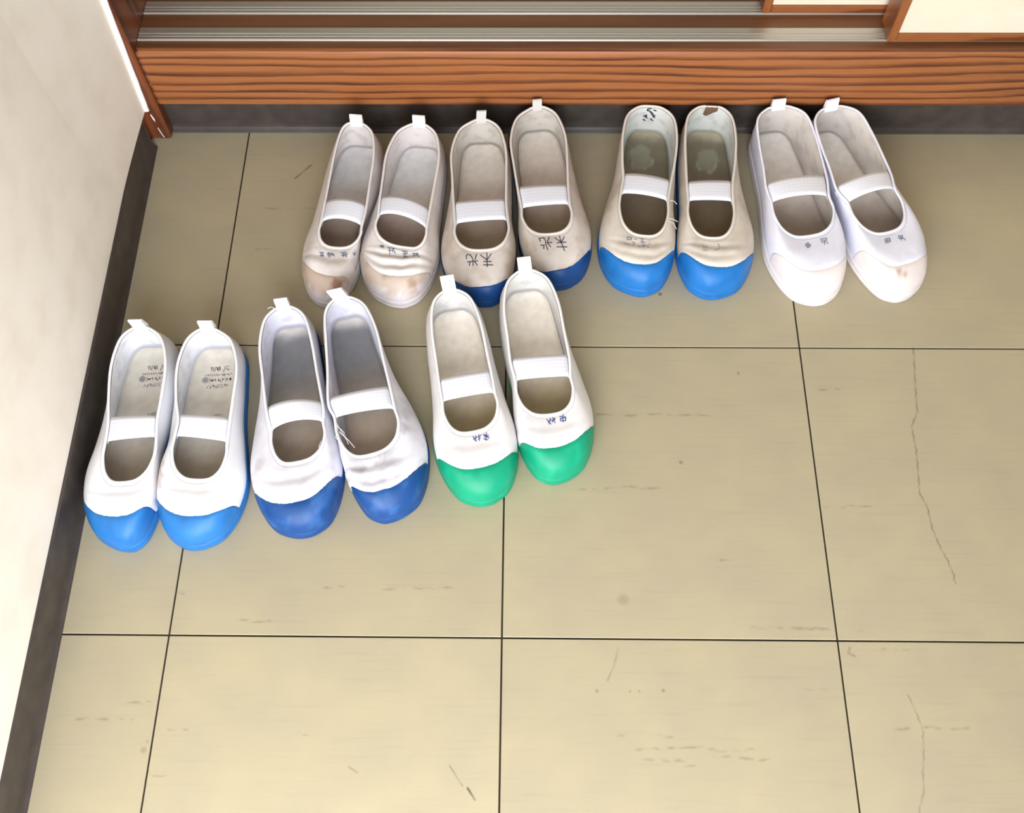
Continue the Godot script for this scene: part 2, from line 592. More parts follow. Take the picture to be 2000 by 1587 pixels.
	box(st, Vector3(-1.1, 0.0, -0.43), Vector3(-0.119, 2.4, -0.35), 0.002)
	commit("plaster", st, M.plaster, w2)
	structure(w2, "cream plaster walls of the room beyond the sill", "wall")
	var c2 := group_node("ceiling_hall")
	st = start()
	box(st, Vector3(-1.1, 2.4, -2.7), Vector3(2.2, 2.5, -0.421), 0.002)
	commit("board", st, M.ceiling, c2)
	structure(c2, "off-white ceiling of the room beyond the sill", "ceiling")


func build_doors() -> void:
	door("door_1", 0.6905, -0.2885, "front sliding door with cream paper panel and brown wooden frame, at the right", 0.0104)
	door("door_2", 0.5660, -0.3285, "rear sliding door with cream paper panel, behind the front door", 0.0100)


func door(called: String, x: float, z: float, label: String, rail_h: float) -> void:
	var d := group_node(called, Vector3(x, 0.1298, z))
	structure(d, label, "sliding door")
	var w := 1.28 if called == "door_1" else 1.0
	var uvv := Laid.new(Vector3(0, 1 / 0.7, 0), Vector3(8, 0, 8))
	var uvh := Laid.new(Vector3(1 / 0.7, 0, 0), Vector3(0, 8, 8))
	var st := start()
	box(st, Vector3(0, 0, -0.033), Vector3(0.0092, 1.86, 0), 0.0014, uvv)
	commit("stile", st, M.frame, d)
	st = start()
	box(st, Vector3(w - 0.0092, 0, -0.033), Vector3(w, 1.86, 0), 0.0014, uvv)
	commit("stile", st, M.frame, d)
	st = start()
	box(st, Vector3(0.0094, 0, -0.033), Vector3(w - 0.0094, rail_h, -0.0004), 0.0012, uvh)
	commit("bottom_rail", st, M.frame, d)
	st = start()
	box(st, Vector3(0.0094, 1.84, -0.033), Vector3(w - 0.0094, 1.86, -0.0004), 0.0012, uvh)
	commit("top_rail", st, M.frame, d)
	st = start()
	box(st, Vector3(0.0090, rail_h - 0.001, -0.030), Vector3(w - 0.0090, 1.842, -0.003), 0.0008)
	commit("panel", st, M.paper, d)


# ==================================================================== shoes
const SEG := 8
var N := 20 * SEG

# closed Catmull-Rom through control points
func loop(c: Array) -> Array:
	var out := []
	var n := c.size()
	for i in n:
		for k in SEG:
			out.append(c[i].cubic_interpolate(c[(i + 1) % n], c[(i - 1 + n) % n], c[(i + 2) % n], float(k) / SEG))
	return out


# The surface of an upper: for each of N directions a curve from the sole edge (v = 0) to the rim (v = 1).
class Last:
	var o := []      # sole edge, Vector3
	var r := []      # rim, Vector3
	var p1 := []
	var p2 := []
	var cfg := {}
	var n := 0
	var wob: FastNoiseLite

	func cap_line(x: float) -> float:
		var m: Vector2 = cfg.cm
		var e: Vector2 = cfg.cr if x > m.x else cfg.cl
		var q := (x - m.x) / (e.x - m.x)
		return m.y - (m.y - e.y) * pow(q, 2.5) - maxf(q - 1.0, 0.0) * 0.2

	func plain(i: int, v: float) -> Vector3:
		i = (i + n) % n
		var w := 1.0 - v
		return o[i] * w * w * w + p1[i] * 3.0 * w * w * v + p2[i] * 3.0 * w * v * v + r[i] * v * v * v

	func normal(i: int, v: float) -> Vector3:
		var a := plain(i + 1, v) - plain(i - 1, v)
		var b := plain(i, minf(v + 0.02, 1.0)) - plain(i, maxf(v - 0.02, 0.0))
		var q := b.cross(a)
		return q.normalized() if q.length() > 1e-12 else Vector3.UP

	func at(i: int, v: float, off := 0.0) -> Vector3:
		var p := plain(i, v)
		var nn := normal(i, v)
		var h := off
		var amp: float = cfg.wr
		if p.z > cfg.th - 0.012:
			var edge := cap_line(p.x)
			var q := clampf((p.z - cfg.th) / maxf(edge - cfg.th, 0.01), -0.4, 1.25)
			var side := clampf(1.25 - absf(p.x) / 0.042, 0.0, 1.0)
			var fade := clampf((1.2 - q) * 3.0, 0.0, 1.0) * clampf((q + 0.05) * 2.5, 0.0, 1.0)
			var ph: float = q * cfg.wk * TAU + p.x * cfg.wt + wob.get_noise_2d(p.x * 900.0 + cfg.sd * 50.0, p.z * 400.0) * 1.6
			h += amp * fade * side * (pow(0.5 + 0.5 * sin(ph), 0.7) - 0.45)
			# the cloth swells just before it runs under the rubber
			h += 0.0015 * smoothstep(-0.0005, 0.003, edge - p.z) * smoothstep(0.2, 0.7, q) * clampf(2.6 - absf(p.x - cfg.cm.x) / 0.0135, 0.0, 1.0)
		return p + nn * h


func sole_side(a: float, hw: float, full: float, tip: float, ln: float) -> Array:
	var k := ln / 0.213
	return [Vector3(hw * 0.56, 0, -0.0035), Vector3(hw * 0.92, 0, 0.0105), Vector3(hw * 1.05, 0, 0.042 * k), Vector3(lerpf(hw, a, 0.32), 0, 0.083 * k), Vector3(a * 0.90, 0, 0.118 * k), Vector3(a, 0, 0.150 * k), Vector3(a * (0.86 + 0.08 * full), 0, 0.178 * k), Vector3(lerpf(a, tip, 0.0) * (0.60 + 0.08 * full) + tip * 0.3, 0, ln - 0.0125), Vector3(a * 0.31 + tip * 0.7, 0, ln - 0.0028)]


func rim_side(ox: float, T: Vector2, B: Vector2, th: float, tx: float, h0: float, rd: float) -> Array:
	var s := signf(T.x)
	var rest := th - B.y
	return [Vector3(s * lerpf(0.0105, 0.0135, rd), h0 - 0.0005, lerpf(0.0030, 0.0020, rd)), Vector3(lerpf(s * 0.0125, ox, lerpf(0.58, 0.75, rd)), h0 - 0.002, 0.0140), Vector3(ox * 0.985, 0.0515, 0.040), Vector3(lerpf(ox, T.x, 0.4), 0.0490, 0.072), Vector3(T.x, 0.0475, T.y + 0.004), Vector3(B.x, 0.0462, B.y), Vector3(lerpf(B.x, tx, -0.02), 0.0452, B.y + rest * 0.36), Vector3(lerpf(B.x, tx, 0.15), 0.0440, B.y + rest * 0.73), Vector3(lerpf(B.x, tx, 0.50), 0.0430, B.y + rest * 0.95)]


func make_last(c: Dictionary) -> Last:
	var L := Last.new()
	L.cfg = c
	L.n = N
	L.wob = FastNoiseLite.new()
	L.wob.seed = int(c.sd)
	L.wob.frequency = 0.03
	var ln: float = c.len
	# sole edge, right side from heel to toe, then the left side back
	var tip: float = c.get("tip", 0.0)
	var rs: Array = sole_side(c.ar, c.get("hw", 0.029), c.get("full", 0.5), tip, ln)
	var ls: Array = sole_side(c.al, c.get("hw", 0.029), c.get("full", 0.5), -tip, ln)
	var ctrl := [Vector3(0, 0, -0.006)]
	ctrl.append_array(rs)
	ctrl.append(Vector3(tip, 0, ln))
	for i in range(ls.size() - 1, -1, -1):
		ctrl.append(Vector3(-ls[i].x, 0, ls[i].z))
	L.o = loop(ctrl)
	# rim
	var th: float = c.th
	var tx: float = c.tx
	var h0: float = c.get("hh", 0.056)
	var rr: Array = rim_side(c.orx, c.tr, c.br, th, tx, h0, c.get("round", 0.0))
	var rl: Array = rim_side(c.olx, c.tl, c.bl, th, tx, h0, c.get("round", 0.0))
	var rc := [Vector3(0, h0, 0)]
	rc.append_array(rr)
	rc.append(Vector3(tx, 0.0425, th))
	for i in range(rl.size() - 1, -1, -1):
		rc.append(rl[i])
	L.r = loop(rc)
	for i in N:
		var a: Vector3 = L.o[i]
		var b: Vector3 = L.r[i]
		a.y = 0.0115
		L.o[i] = a
		var flat := Vector3(a.x - b.x, 0, a.z - b.z)
		var d := flat.length()
		var dir := flat.normalized() if d > 1e-5 else Vector3.ZERO
		var toe := smoothstep(0.018, 0.055, d)
		var out := Vector3(a.x, 0, (a.z - 0.5 * ln) * 0.4).normalized()
		var top: float = c.get("toe_h", 0.0)
		L.p1.append(a + Vector3(0, lerpf(0.016, 0.027 + top, toe), 0) + out * lerpf(0.003, 0.0015, toe))
		L.p2.append(b + dir * (d * lerpf(0.55, 0.52, toe) + 0.001) + Vector3(0, lerpf(-0.013, 0.001 + top, toe), 0))
	return L


func lin(c: Color) -> Color:
	return c.srgb_to_linear()


func make_shoe(c: Dictionary) -> Node3D:
	var root := group_node("indoor_shoe", Vector3(c.at.x, 0, c.at.y))
	root.rotation.y = deg_to_rad(c.yaw)
	tag(root, c.label, "shoe", "children's indoor shoes left on the tile floor")
	var L := make_last(c)
	var off := Vector3(c.sd * 3.7, c.sd * 1.3, c.sd * 2.1)
	var cloth: Color = c.cloth
	var dirt: Color = c.get("dirt", cloth.darkened(0.18))
	var amt: float = c.get("dirty", 0.3)

	# upper
	var R := 40
	var rows := []
	var cols := []
	for j in R + 1:
		var v := float(j) / R
		var row := PackedVector3Array()
		var col := []
		for i in N:
			var p := L.at(i, v)
			row.append(p)
			var q := p * 1.0 + off
			var s: float = smoothstep(-0.05, 0.45, stain.get_noise_3dv(q)) * amt + smoothstep(0.0, 0.5, stain.get_noise_3dv(q * 3.0)) * amt * 0.35
			col.append(lin(spotted(c, "spots", p, cloth.lerp(dirt, clampf(s, 0.0, 1.0)))))
		rows.append(row)
		cols.append(col)
	var st := start()
	sheet(st, rows, true, false, cols)
	st.generate_normals()
	commit("upper", st, M.cloth, root)

	# lining
	var inner := []
	var icol := []
	var lining: Color = c.get("lining", cloth)
	for j in 15:
		var v := float(j) / 14.0
		var row := PackedVector3Array()
		var col := []
		for i in N:
			var p := L.plain(i, v) - L.normal(i, v) * 0.0017
			row.append(p)
			var s: float = smoothstep(0.0, 0.5, stain.get_noise_3dv(p * 2.0 + off + Vector3(9, 0, 0)))
			col.append(lin(lining.lerp(c.get("lining_dirt", lining.darkened(0.12)), s * 0.7)))
		inner.append(row)
		icol.append(col)
	st = start()
	sheet(st, inner, true, true, icol)
	st.generate_normals()
	commit("lining", st, M.footbed, root)

	# binding round the opening
	st = start()
	tube(st, L.r.map(func(p: Vector3) -> Vector3: return p + Vector3(0, 0.0002, 0)), 0.0014, true, 8)
	st.generate_normals()
	commit("binding", st, flat_cloth(c.get("edge", cloth.lightened(0.25))), root)

	# a row of stitching just below the binding
	var seam := []
	for i in N:
		var v := 1.0
		var gone := 0.0
		while gone < 0.0042 and v > 0.5:
			gone += L.plain(i, v).distance_to(L.plain(i, v - 0.01))
			v -= 0.01
		seam.append(L.at(i, v))
	st = start()
	tube(st, seam, 0.00028, true, 5)
	st.generate_normals()
	commit("stitching", st, flat_cloth(cloth.darkened(0.16)), root)

	# toe cap of rubber, laid over the front of the upper
	var first := -1
	var last := -1
	var vs := []
	for i in N:
		var v := 0.0
		while v < 0.97 and L.plain(i, v).z > L.cap_line(L.plain(i, v).x) and i > 3 * SEG and i < 17 * SEG:
			v += 0.01
		vs.append(v)
		if v > 0.0:
			if first < 0:
				first = i
			last = i
	var K := 9
	var crow := []
	var ccol := []
	var cap: Color = c.cap
	var capd: Color = c.get("cap_dirt", cap.darkened(0.25))
	for j in K + 2:
		var row := PackedVector3Array()
		var col := []
		for i in range(first - 1, last + 2):
			var v: float = vs[i] * minf(float(j) / (K - 1), 1.0)
			var thick := 0.0007
			if j == K:
				v += 0.006
				thick = 0.0004
			if j == K + 1:
				v += 0.010
				thick = -0.0006
			var p := L.plain(i, v) + L.normal(i, v) * thick
			row.append(p)
			var s: float = smoothstep(-0.1, 0.5, stain.get_noise_3dv(p * 1.5 + off)) * c.get("cap_dirty", 0.25)
			if c.has("cap_band"):
				var q := clampf((p.y - 0.017) / 0.016, 0.0, 1.0)
				s = maxf(s, smoothstep(0.15, 0.8, q + stain.get_noise_3dv(p * 2.0 + off) * 0.5) * c.cap_band)
			col.append(lin(spotted(c, "cap_spots", p, cap.lerp(capd, clampf(s, 0.0, 1.0)))))
		crow.append(row)
		ccol.append(col)
	st = start()
	sheet(st, crow, false, false, ccol)
	st.generate_normals()
	commit("toe_cap", st, M.rubber, root)

	# sole with its side band
	var srow := []
	var scol := []
	var sole: Color = c.get("sole", cap)
	var heel_sole: Color = c.get("heel_sole", sole)
	for q in [[0.0, 0.0, 0.0], [0.0, 0.93, 0.0], [-0.0008, 1.0, 0.0], [0.0010, 1.0, 0.0012], [0.0014, 1.0, 0.0055], [0.0008, 1.0, 0.0062], [0.0013, 1.0, 0.0070], [0.0013, 1.0, 0.0122], [0.0004, 1.0, 0.0138], [-0.0012, 1.0, 0.0142], [-0.0014, 1.0, 0.0142], [0.0, 0.9, 0.0132], [0.0, 0.0, 0.0132]]:
		var row := PackedVector3Array()
		var col := []
		for i in N:
			var p: Vector3 = L.o[i]
			var t: Vector3 = L.o[(i + 1) % N] - L.o[(i - 1 + N) % N]
			var nn := Vector3(t.z, 0, -t.x).normalized()
			if nn.dot(p - Vector3(0, p.y, c.len * 0.5)) < 0.0:
				nn = -nn
			p = Vector3(p.x * q[1], 0, c.len * 0.5 + (p.z - c.len * 0.5) * q[1]) + nn * q[0]
			p.y = q[2]
			row.append(p)
			col.append(lin(heel_sole.lerp(sole, smoothstep(0.085, 0.12, p.z)).lerp(capd, smoothstep(0.0, 0.6, stain.get_noise_3dv(p * 2.0 + off)) * 0.3)) if srow.size() < 10 else lin(c.get("lining", cloth).darkened(0.12)))
		srow.append(row)
		scol.append(col)
	st = start()
	sheet(st, srow, true, false, scol)
	st.generate_normals()
	commit("sole", st, M.rubber, root)

	# insole: a thin pad a little narrower than the shoe
	var edge := []
	for i in N:
		var p: Vector3 = L.o[i]
		var t: Vector3 = L.o[(i + 1) % N] - L.o[(i - 1 + N) % N]
		var nn := Vector3(t.z, 0, -t.x).normalized()
		if nn.dot(p - Vector3(0, p.y, c.len * 0.5)) < 0.0:
			nn = -nn
		edge.append(p - nn * 0.0058)
	var z0: float = edge[0].z + 0.0001
	var z1: float = edge[10 * SEG].z - 0.0001
	var prow := []
	var pcol := []
	for j in 71:
		var z := lerpf(z0, z1, 0.5 - 0.5 * cos(PI * j / 70.0))
		var xr := cross_x(edge, z, 0, 10 * SEG)
		var xl := cross_x(edge, z, 10 * SEG, N)
		var row := PackedVector3Array()
		var col := []
		for i in 33:
			var f := 0.5 - 0.5 * cos(PI * clampf((i - 1) / 30.0, 0.0, 1.0))
			var x := lerpf(xl, xr, f)
			var y := 0.0130 if i == 0 or i == 32 else 0.0158 + 0.0012 * smoothstep(0.0, 0.003, minf(minf(x - xl, xr - x), minf(z - z0, z1 - z)))
			if j == 0 or j == 70:
				y = 0.0130
			row.append(Vector3(x, y, z))
			col.append(lin(insole_color(c, Vector3(x, y, z), off)))
		prow.append(row)
		pcol.append(col)
	st = start()
	sheet(st, prow, false, false, pcol)
	st.generate_normals()
	commit("insole", st, M.footbed, root)

	# elastic strap
	commit("strap", strap(c, L), M.elastic, root)

	# heel tab: a folded tape
	if c.has("tab"):
		var t: Array = c.tab                    # width, height above the rim, lean sideways, lean back
		var h0: float = c.get("hh", 0.056)
		var pr := [Vector2(-0.0026, -0.011), Vector2(-0.0034, 0.0), Vector2(-0.0030 - t[3], t[1] - 0.001), Vector2(-0.0018 - t[3], t[1]), Vector2(-0.0002 - t[3] * 0.9, t[1] - 0.0004), Vector2(0.0016, 0.0018), Vector2(0.0024, -0.0005), Vector2(0.0028, -0.003), Vector2(0.0018, -0.003), Vector2(0.0, -0.001)]
		st = start()
		var half: float = t[0] * 0.5
		var s2 := start()
		extrude_x(s2, pr, -half, half)
		var mdt := MeshDataTool.new()
		var am := s2.commit()
		mdt.create_from_surface(am, 0)
		for i in mdt.get_vertex_count():
			var p := mdt.get_vertex(i)
			mdt.set_vertex(i, Vector3(p.x + t[2] * clampf(p.y / t[1], 0.0, 1.2), p.y + h0, p.z))
		am.clear_surfaces()
		mdt.commit_to_surface(am)
		var o := MeshInstance3D.new()
		o.name = "heel_tab"
		o.mesh = am
		o.set_surface_override_material(0, flat_cloth(c.get("tab_color", cloth.lightened(0.3))))
		root.add_child(o, true)

	# the owner's name in ink on the vamp
	if c.has("ink"):
		st = start()
		for stroke in c.ink:
			ink(st, stroke, c.get("ink_w", 0.0009), rows, L, false)
		commit("name_lettering", st, M[c.get("ink_mat", "ink_black")], root)
	if c.has("heel_ink"):
		st = start()
		for stroke in c.heel_ink:
			ink(st, stroke, 0.0015, rows, L, true)
		commit("heel_lettering", st, M.ink_black, root)
	if c.has("torn"):
		var trow := []
		for j in 5:
			var row := PackedVector3Array()
			for i in range(-3, 6):
				var e := float(i + 3) / 8.0
				var v := 1.0 - (0.14 + 0.30 * (1.0 - absf(e - 0.25) * 1.33)) * j / 4.0
				row.append(L.plain(i, v) - L.normal(i, v) * (0.0022 + 0.0002 * sin(i * 2.0)))
			trow.append(row)
		trow.insert(0, PackedVector3Array(range(-3, 6).map(func(i: int) -> Vector3: return L.plain(i, 0.97) + L.normal(i, 0.97) * 0.0016)))
		trow.insert(1, PackedVector3Array(range(-3, 6).map(func(i: int) -> Vector3: return L.plain(i, 1.0) + Vector3(0, 0.0021, 0))))
		st = start()
		sheet(st, trow, false, true)
		st.generate_normals()
		var tp := commit("torn_patch", st, flat_cloth(Color8(112, 84, 66)), root)
		tp.set_meta("label", "brown torn patch at the heel")
	if c.has("print"):
		insole_print(root, c)
	for th in c.get("threads", []):
		st = start()
		tube(st, th, 0.00035, false, 5)
		st.generate_normals()
		commit("loose_thread", st, M.thread, root)
	return root


var cloth_mats := {}
func flat_cloth(c: Color) -> StandardMaterial3D:
	var key := c.to_html()
	if not cloth_mats.has(key):
		cloth_mats[key] = mat(c, 0.85)
	return cloth_mats[key]


# stains of their own: x, z, radius, strength, colour
func spotted(c: Dictionary, key: String, p: Vector3, k: Color) -> Color:
	for s: Array in c.get(key, []):
		var d: float = Vector2(p.x - s[0], p.z - s[1]).length() / s[2] + stain.get_noise_3dv(p * 4.0) * 0.7
		k = k.lerp(s[4], smoothstep(1.0, 0.25, d) * s[3])
	return k


# where an outline crosses a given z, between two of its points
func cross_x(e: Array, z: float, from: int, to: int) -> float:
	var x := 0.0
	for i in range(from, to):
		var a: Vector3 = e[i]
		var b: Vector3 = e[(i + 1) % e.size()]
		if (a.z - z) * (b.z - z) <= 0.0 and absf(a.z - b.z) > 1e-7:
			var h := lerpf(a.x, b.x, (z - a.z) / (b.z - a.z))
			if absf(h) > absf(x):
				x = h
	return x


func insole_color(c: Dictionary, p: Vector3, off: Vector3) -> Color:
	var w: Array = c.bed                       # colours at the heel end, the heel, the waist, the ball
	var z := p.z + stain.get_noise_3dv(p * 0.8 + off) * 0.008
	var k: Color
	if z < 0.03:
		k = w[0].lerp(w[1], smoothstep(0.0, 0.020, z))
	elif z < 0.085:
		k = w[1].lerp(w[2], smoothstep(0.045, 0.085, z))
	else:
		k = w[2].lerp(w[3], smoothstep(0.09, 0.13, z))
	if c.has("peel"):
		var e: Array = c.peel
		var d := Vector2((p.x - e[0]) / e[2], (p.z - e[1]) / e[3]).length() + stain.get_noise_3dv(p * 1.1 + off) * 0.45
		k = k.lerp(Color8(150, 154, 138), smoothstep(1.06, 0.98, d) * 0.75)
		k = k.lerp(Color8(186, 188, 172), smoothstep(0.12, 0.0, absf(d - 1.0)) * smoothstep(-0.004, 0.008, p.z - e[1] + p.x * 0.4) * 0.7)
	var s: float = stain.get_noise_3dv(p * 3.0 + off) * 0.06
	return Color(k.r * (1.0 + s), k.g * (1.0 + s), k.b * (1.0 + s))


func strap(c: Dictionary, L: Last) -> SurfaceTool:
	var A := 20
	var B := 6
	var arch: float = c.get("arch", 0.002)
	var top := []
	var bot := []
	for b in B + 1:
		var f := float(b) / B
		var l := Vector2(c.tl).lerp(c.bl, f)
		var r := Vector2(c.tr).lerp(c.br, f)
		l.x = cross_x(L.r, l.y, 10 * SEG, N)
		r.x = cross_x(L.r, r.y, 0, 10 * SEG)
		var rt := PackedVector3Array()
		var rb := PackedVector3Array()
		for a in A + 1:
			var e := float(a) / A
			var q := l.lerp(r, e)
			var y: float = lerpf(0.0478, 0.0466, f) + arch * (1.0 - pow(absf(2.0 * e - 1.0), 2.2))
			if a == 0 or a == A:
				q.x += 0.0002 if a == 0 else -0.0002
				y -= 0.006
			elif a == 1 or a == A - 1:
				y -= 0.0004
			if b == 0 or b == B:
				y -= 0.0002
			else:
				y += 0.0003
			rt.append(Vector3(q.x, y + 0.0006, q.y))
			rb.append(Vector3(q.x, y - 0.0006, q.y))
		top.append(rt)
		bot.append(rb)
	var st := start()
	var ring := [bot[0]]
	ring.append_array(top)
	bot.reverse()
	ring.append_array(bot)
	st.set_smooth_group(0)
	sheet(st, ring, false, true)
	st.generate_normals()
	return st


# a height on the vamp above a point of the plan
func on_vamp(rows: Array, x: float, z: float) -> Vector3:
	for j in range(rows.size() - 2, 3, -1):
		for i in range(6 * SEG, 14 * SEG):
			var a: Vector3 = rows[j][i]
			if absf(a.x - x) > 0.012 or absf(a.z - z) > 0.012:
				continue
			var b: Vector3 = rows[j][i + 1]
			var c: Vector3 = rows[j + 1][i]
			var d: Vector3 = rows[j + 1][i + 1]
			for t: Array in [[a, b, c], [b, d, c]]:
				var p := Vector2(x, z)
				var p0 := Vector2(t[0].x, t[0].z)
				var e1 := Vector2(t[1].x, t[1].z) - p0
				var e2 := Vector2(t[2].x, t[2].z) - p0
				var det := e1.cross(e2)
				if absf(det) < 1e-12:
					continue
				var u := (p - p0).cross(e2) / det
				var v := e1.cross(p - p0) / det
				if u >= -0.01 and v >= -0.01 and u + v <= 1.01:
					return Vector3(x, t[0].y + u * (t[1].y - t[0].y) + v * (t[2].y - t[0].y) + 0.00035, z)
	return Vector3(x, 0.043, z)


# a point inside the heel: x across, z how far down from the rim
func on_heel(L: Last, x: float, z: float) -> Vector3:
	var best := Vector3.ZERO
	var far := 1.0
	var v := clampf(1.0 - maxf(z - 0.001, 0.0) / 0.036, 0.0, 1.0)
	for i in range(-2 * SEG, 2 * SEG):
		var p := L.plain(i, v) - L.normal(i, v) * (0.0022 if z > 0.001 else -0.001)
		if absf(p.x - x) < far:
			far = absf(p.x - x)
			best = p
	if z <= 0.001:
		best.y += 0.0019
	return best


# a stroke of ink: tenths of a millimetre, across and along, laid as a ribbon on a surface
func ink(st: SurfaceTool, s: Array, w: float, rows: Array, L: Last, heel: bool) -> void:
	var p := []
	for n in range(0, s.size(), 2):
		p.append(Vector2(s[n], s[n + 1]) * 0.0001)
	for n in p.size() - 1:
		var a: Vector2 = p[n]
		var b: Vector2 = p[n + 1]
		if a.distance_to(b) < 0.0001:
			continue
		var side := (b - a).normalized().orthogonal() * w * 0.5
		var ext := (b - a).normalized() * w * 0.3
		a -= ext
		b += ext
		var steps := int(a.distance_to(b) / 0.0016) + 1
		for k in steps:
			var q := a.lerp(b, float(k) / steps)
			var r := a.lerp(b, float(k + 1) / steps)
			var c4 := []
			for g: Vector2 in [q - side, q + side, r + side, r - side]:
				c4.append(on_heel(L, g.x, g.y) if heel else on_vamp(rows, g.x, g.y))
			quad(st, c4[0], c4[1], c4[2], c4[3], Vector3.UP)


# the maker's print on an insole, worn past reading: rows of small marks and a round emblem
func insole_print(root: Node3D, c: Dictionary) -> void:
	var holder := Node3D.new()
	holder.name = "insole_print"
	root.add_child(holder, true)
	var dice := RandomNumberGenerator.new()
	dice.seed = 20
	var x: float = c.print
	# z, from, to, height, count, stroke width
	for t: Array in [[0.0245, -0.010, 0.010, 0.0042, 6, 0.0008], [0.0315, -0.013, 0.014, 0.0018, 13, 0.0005], [0.0370, -0.0085, 0.014, 0.0026, 9, 0.0010], [0.0445, -0.010, 0.012, 0.0038, 8, 0.0005], [0.0770, -0.002, 0.013, 0.0036, 5, 0.0006]]:
		var st := start()
		for n in int(t[4]):
			var left: float = lerpf(t[1], t[2], float(n) / t[4])
			var w: float = (t[2] - t[1]) / t[4] * 0.68
			var z: float = t[0] - (left + 0.01) * 0.06
			for k in dice.randi_range(2, 4):
				var p := Vector2(x + left + w * dice.randi_range(0, 2) * 0.5, z + t[3] * (dice.randi_range(0, 2) * 0.5 - 0.5))
				var q := Vector2(x + left + w * dice.randi_range(0, 2) * 0.5, z + t[3] * (dice.randi_range(0, 2) * 0.5 - 0.5))
				if p.distance_to(q) < 0.0004:
					q.y += t[3] * 0.5
				var side: Vector2 = (q - p).normalized().orthogonal() * t[5] * 0.5
				quad(st, flat_at(p - side), flat_at(p + side), flat_at(q + side), flat_at(q - side), Vector3.UP)
		commit("print_line", st, M.print, holder)
	var st2 := start()
	for r: Array in [[0.0032, 0.0024], [0.0017, 0.0]]:
		for n in 20:
			var d0 := Vector3(cos(TAU * n / 20), 0, sin(TAU * n / 20))
			var d1 := Vector3(cos(TAU * (n + 1) / 20), 0, sin(TAU * (n + 1) / 20))
			var m := Vector3(x - 0.0125, 0.0174, 0.0370)
			quad(st2, m + d0 * r[0], m + d1 * r[0], m + d1 * r[1], m + d0 * r[1], Vector3.UP)
	commit("emblem", st2, M.print, holder)


func flat_at(p: Vector2) -> Vector3:
	return Vector3(p.x, 0.01735, p.y)


func v2(s: float, x: float) -> Vector2:
	return Vector2(x * 0.001, s * 0.001)


